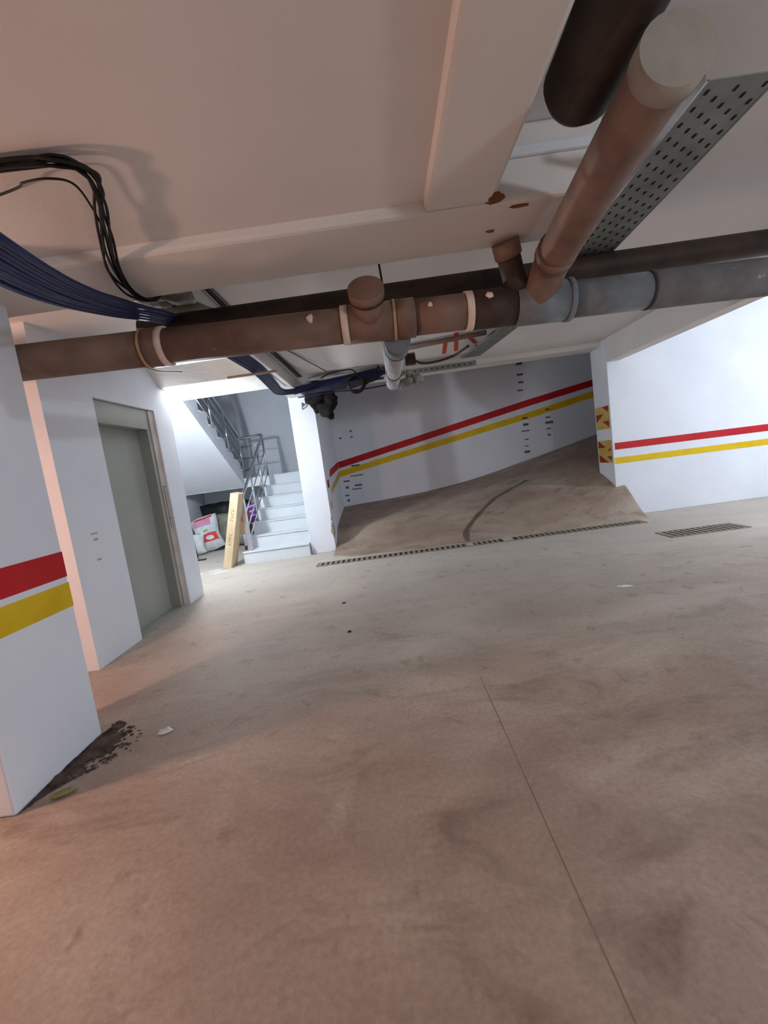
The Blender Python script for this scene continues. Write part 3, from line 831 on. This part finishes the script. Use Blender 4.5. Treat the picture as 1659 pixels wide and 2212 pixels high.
# ------------------------------------------------------------------ things in the stairwell
bx = empty('cardboard_box', (-2.76, 6.9, 0.0), 'tall narrow cardboard carton leaning on the stair railing', 'box')
T = Matrix.Translation((-2.83, 6.92, 0.012)) @ Matrix.Rotation(R(15.5), 4, 'Y')
MB().box(0.0, 0.135, 0.0, 0.30, 0.0, 1.24, T).build('carton', 'carton', bx, 0.006)
MB().box(0.055, 0.08, -0.0015, 0.3015, 0.0, 1.2415, T).build('tape', 'carton', bx)
random.seed(31)
for z0, hs in ((0.80, (0.040, 0.034, 0.036, 0.030)), (0.40, (0.034, 0.036, 0.034, 0.032))):   # blurred, unreadable stamps
    g = MB()
    for i, hh_ in enumerate(hs):
        z = z0 + i * 0.052
        g.box(0.045, 0.045 + 0.05, -0.003, 0.0, z, z + 0.006, T)
        g.box(0.045, 0.045 + 0.05 * random.random(), -0.003, 0.0, z + hh_ - 0.006, z + hh_, T)
        xq = 0.045 + 0.044 * random.random()
        g.box(xq, xq + 0.006, -0.003, 0.0, z, z + hh_, T)
    g.build('printed_stamp', 'tape', bx)

def pillow(w_, h_, d_, T, seed, prints=(), nm='sack', m='sackwhite', label='', n=22):
    def P(u, v, s):
        x = w_ / 2 * u * (1 - 0.07 * math.cos(v * 3))
        z = h_ / 2 * (1 + v * (1 - 0.05 * u * u))
        k = max(0.0, (1 - abs(u) ** 3.2)) ** 0.5 * max(0.0, (1 - abs(v) ** 4)) ** 0.5
        y = s * d_ / 2 * k
        q = Vector((x, y, z))
        q += Vector((noise.noise(q * 5 + Vector((seed, 0, 0))), noise.noise(q * 5 + Vector((0, seed, 0))), noise.noise(q * 5 + Vector((0, 0, seed))))) * 0.022
        return q
    base = T.to_translation()
    e = empty(nm, base, label, 'sack')
    b = MB()
    for s in (-1, 1):
        vs = [T @ P(-1 + 2 * i / n, -1 + 2 * j / n, s) for j in range(n + 1) for i in range(n + 1)]
        fs = [(j * (n + 1) + i, j * (n + 1) + i + 1, (j + 1) * (n + 1) + i + 1, (j + 1) * (n + 1) + i) for j in range(n) for i in range(n)]
        if s > 0: fs = [f[::-1] for f in fs]
        b.add(vs, fs, True)
    b.build('sack_body', m, e)
    for (pn, pm, u0, u1, v0, v1, lift, rnd_) in prints:
        k = 10; vs = []
        if rnd_:
            uc, vc, ru, rv = (u0 + u1) / 2, (v0 + v1) / 2, (u1 - u0) / 2, (v1 - v0) / 2
            vs = [T @ (P(uc, vc, -1) + Vector((0, -lift, 0)))]
            for a in range(20):
                vs.append(T @ (P(uc + ru * math.cos(a * math.pi / 10), vc + rv * math.sin(a * math.pi / 10), -1) + Vector((0, -lift, 0))))
            fs = [(0, 1 + a, 1 + (a + 1) % 20) for a in range(20)]
        else:
            vs = [T @ (P(u0 + (u1 - u0) * i / k, v0 + (v1 - v0) * j / k, -1) + Vector((0, -lift, 0))) for j in range(k + 1) for i in range(k + 1)]
            fs = [(j * (k + 1) + i, j * (k + 1) + i + 1, (j + 1) * (k + 1) + i + 1, (j + 1) * (k + 1) + i) for j in range(k) for i in range(k)]
        MB().add(vs, fs, True).build(pn, pm, e)
    return e
Tm = lambda x, y, z, rx, ry, rz: Matrix.Translation((x, y, z)) @ Matrix.Rotation(R(rz), 4, 'Z') @ Matrix.Rotation(R(ry), 4, 'Y') @ Matrix.Rotation(R(rx), 4, 'X')
pillow(0.54, 0.76, 0.24, Tm(-3.82, 8.98, 0.03, -18, -12, 6), 1.0, (
    ('red_print', 'printred', -0.88, 0.86, -0.55, -0.08, 0.004, False),
    ('oval_label', 'sackwhite', -0.10, 0.62, -0.47, -0.22, 0.009, True),
    ('purple_print', 'printpurple', -0.78, 0.6, 0.40, 0.76, 0.004, False),
    ('red_arch', 'printred', -0.6, 0.75, 0.78, 0.88, 0.005, False),
    ('green_print', 'printgreen', -0.1, 0.35, 0.02, 0.18, 0.004, True),
    ('green_print', 'printgreen', -0.75, -0.3, -0.02, 0.12, 0.004, True)), 'printed_sack', 'sackwhite', 'white printed sack with a red block and white oval')
pillow(0.74, 0.70, 0.30, Tm(-3.50, 9.36, 0.03, -8, 4, -8), 2.3, (), 'stuffed_sack', 'sackgrey', 'grey green crumpled sack behind the printed sack')
pillow(1.10, 0.96, 0.30, Tm(-3.68, 9.72, 0.02, -4, 0, 0), 5.1, (), 'black_sack', 'sackblack', 'black plastic sack at the back of the pile under the stairs')
pillow(0.30, 0.40, 0.18, Tm(-3.99, 8.72, 0.03, -6, -4, -10), 7.7, (), 'small_sack', 'sackwhite', 'small plain white sack beside the lift wall corner')
# thin metal stand by the corner
ms = empty('metal_stand', (-3.96, 8.3, 0), 'thin dark metal upright in front of the small white sack', 'stand')
MB().tube([(-3.86, 8.35, 0.0), (-3.92, 8.35, 0.88)], 0.013, 8).build('upright', 'pipedark', ms)
MB().box(-3.86, -3.60, 8.05, 8.13, 0.0, 0.02).build('foot', 'pipedark', ms)
# purple striped bundle in the gap beside the flight
pb = empty('striped_bag', (-2.62, 8.2, 0), 'purple striped bag wedged behind the railing', 'bag')
MB().box(-2.74, -2.53, 8.15, 8.35, 0.0, 0.93).build('bag_body', 'purple', pb, 0.02)
for i in range(3):
    z = 0.66 + 0.09 * i
    MB().prism([(-2.73, z), (-2.54, z + 0.05), (-2.54, z + 0.075), (-2.73, z + 0.025)], 8.146, 8.151, 'y').build('stripe', 'lilac', pb)
pk = empty('carton_pack', (-2.62, 7.7, 0), 'stack of small dark packs standing behind the railing post', 'pack')
for i, mm in enumerate(('brownroll', 'lilac', 'tape', 'brownred')):
    MB().box(-2.68 + 0.01 * (i % 2), -2.55, 7.66, 7.86, 0.22 * i + 0.005, 0.22 * i + 0.215).build('pack', mm, pk, 0.008)

# ------------------------------------------------------------------ litter
def scrap(x, y, sx, sy, sz, rot, name, m, label, cat, seed, z=0.0, group=None):
    T = Matrix.Translation((x, y, z)) @ Matrix.Rotation(R(rot), 4, 'Z')
    n = 8; vs = []
    for s in (0, 1):
        for j in range(n + 1):
            for i in range(n + 1):
                u, v = i / n - 0.5, j / n - 0.5
                rr = 1 - 0.35 * (abs(u * 2) ** 2) * (abs(v * 2) ** 2)
                hgt = sz * (0.25 + 0.75 * abs(noise.noise(Vector((u * 4 + seed, v * 4, seed))) * 1.6)) * (1 - (2 * abs(u)) ** 4) * (1 - (2 * abs(v)) ** 4)
                vs.append(T @ Vector((u * sx * rr, v * sy * rr, (hgt + 0.003) if s else 0.0005)))
    N = (n + 1) ** 2; fs = []
    for j in range(n):
        for i in range(n):
            a = j * (n + 1) + i
            fs.append((a, a + n + 1, a + n + 2, a + 1))
            fs.append((N + a, N + a + 1, N + a + n + 2, N + a + n + 1))
    return tag(MB().add(vs, fs, True).build(name, m), label, cat, group)
scrap(-1.451, 2.334, 0.085, 0.04, 0.03, 25, 'tissue_scrap', 'paper', 'crumpled white tissue on the floor near the banded pillar', 'litter', 1.3)
scrap(-2.80, 6.70, 0.26, 0.10, 0.012, 12, 'paper_scrap', 'paper', 'flat white paper lying in front of the carton foot', 'litter', 2.1)
scrap(-2.93, 6.86, 0.22, 0.06, 0.012, 8, 'paper_scrap', 'paper', 'strip of white paper left of the carton foot', 'litter', 4.4)
scrap(-3.10, 6.72, 0.05, 0.05, 0.02, 0, 'paper_scrap', 'paper', 'small white paper ball by the lift wall corner', 'litter', 5.4)
scrap(1.937, 3.706, 0.13, 0.06, 0.01, -15, 'plaster_chip', 'paper', 'pale smear of plaster on the open floor right of centre', 'litter', 3.3)
scrap(-0.478, 3.495, 0.035, 0.03, 0.012, 0, 'pebble', 'dirt', 'lone dark pebble on the floor in mid view', 'pebble', 6.0)
scrap(-0.599, 4.291, 0.04, 0.03, 0.012, 0, 'pebble', 'dirt', 'tiny dark pebble farther back towards the ramp', 'pebble', 6.6)
scrap(-1.72, 1.90, 0.11, 0.045, 0.02, 28, 'dry_leaf', 'leaf', 'yellow green leaf at the foot of the banded pillar', 'leaf', 8.0, 0.012)
# dirt swept against the pillar foot
random.seed(21)
d_ = MB()
nu, nv = 36, 14
vs = []
for j in range(nv + 1):
    for i in range(nu + 1):
        t, q = i / nu, j / nv
        wd = (0.02 + 0.22 * math.sin(math.pi * t) ** 0.8) * (0.75 + 0.6 * noise.noise(Vector((t * 5, 3.3, 0))) + 0.35 * noise.noise(Vector((t * 17, 1.3, 0))))
        x = -1.862 + q * wd
        y = 1.80 + 0.60 * t + 0.14 * q
        hz = 0.016 * (1 - q) ** 0.7 * (0.6 + 0.8 * noise.noise(Vector((t * 14, q * 6, 1)))) * math.sin(math.pi * min(max(t, 0.02), 0.98))
        vs.append((x, y, -0.001 if q > 0.97 else max(hz, 0.0) + 0.0015))
d_.add(vs, [(j * (nu + 1) + i, j * (nu + 1) + i + 1, (j + 1) * (nu + 1) + i + 1, (j + 1) * (nu + 1) + i) for j in range(nv) for i in range(nu)], True)
for i in range(320):
    t = random.random(); q = random.random() ** 1.5
    d_.lump((-1.85 + q * 0.30 * math.sin(math.pi * t), 1.84 + 0.56 * t + 0.14 * q, 0.002), 0.003 + 0.008 * random.random() ** 2, i, (1.3, 1.3, 0.6), 0.8, 6, 4)
tag(d_.build('dirt_pile', 'dirt'), 'dark dirt and grit swept against the foot of the banded pillar', 'dirt', kind='stuff')
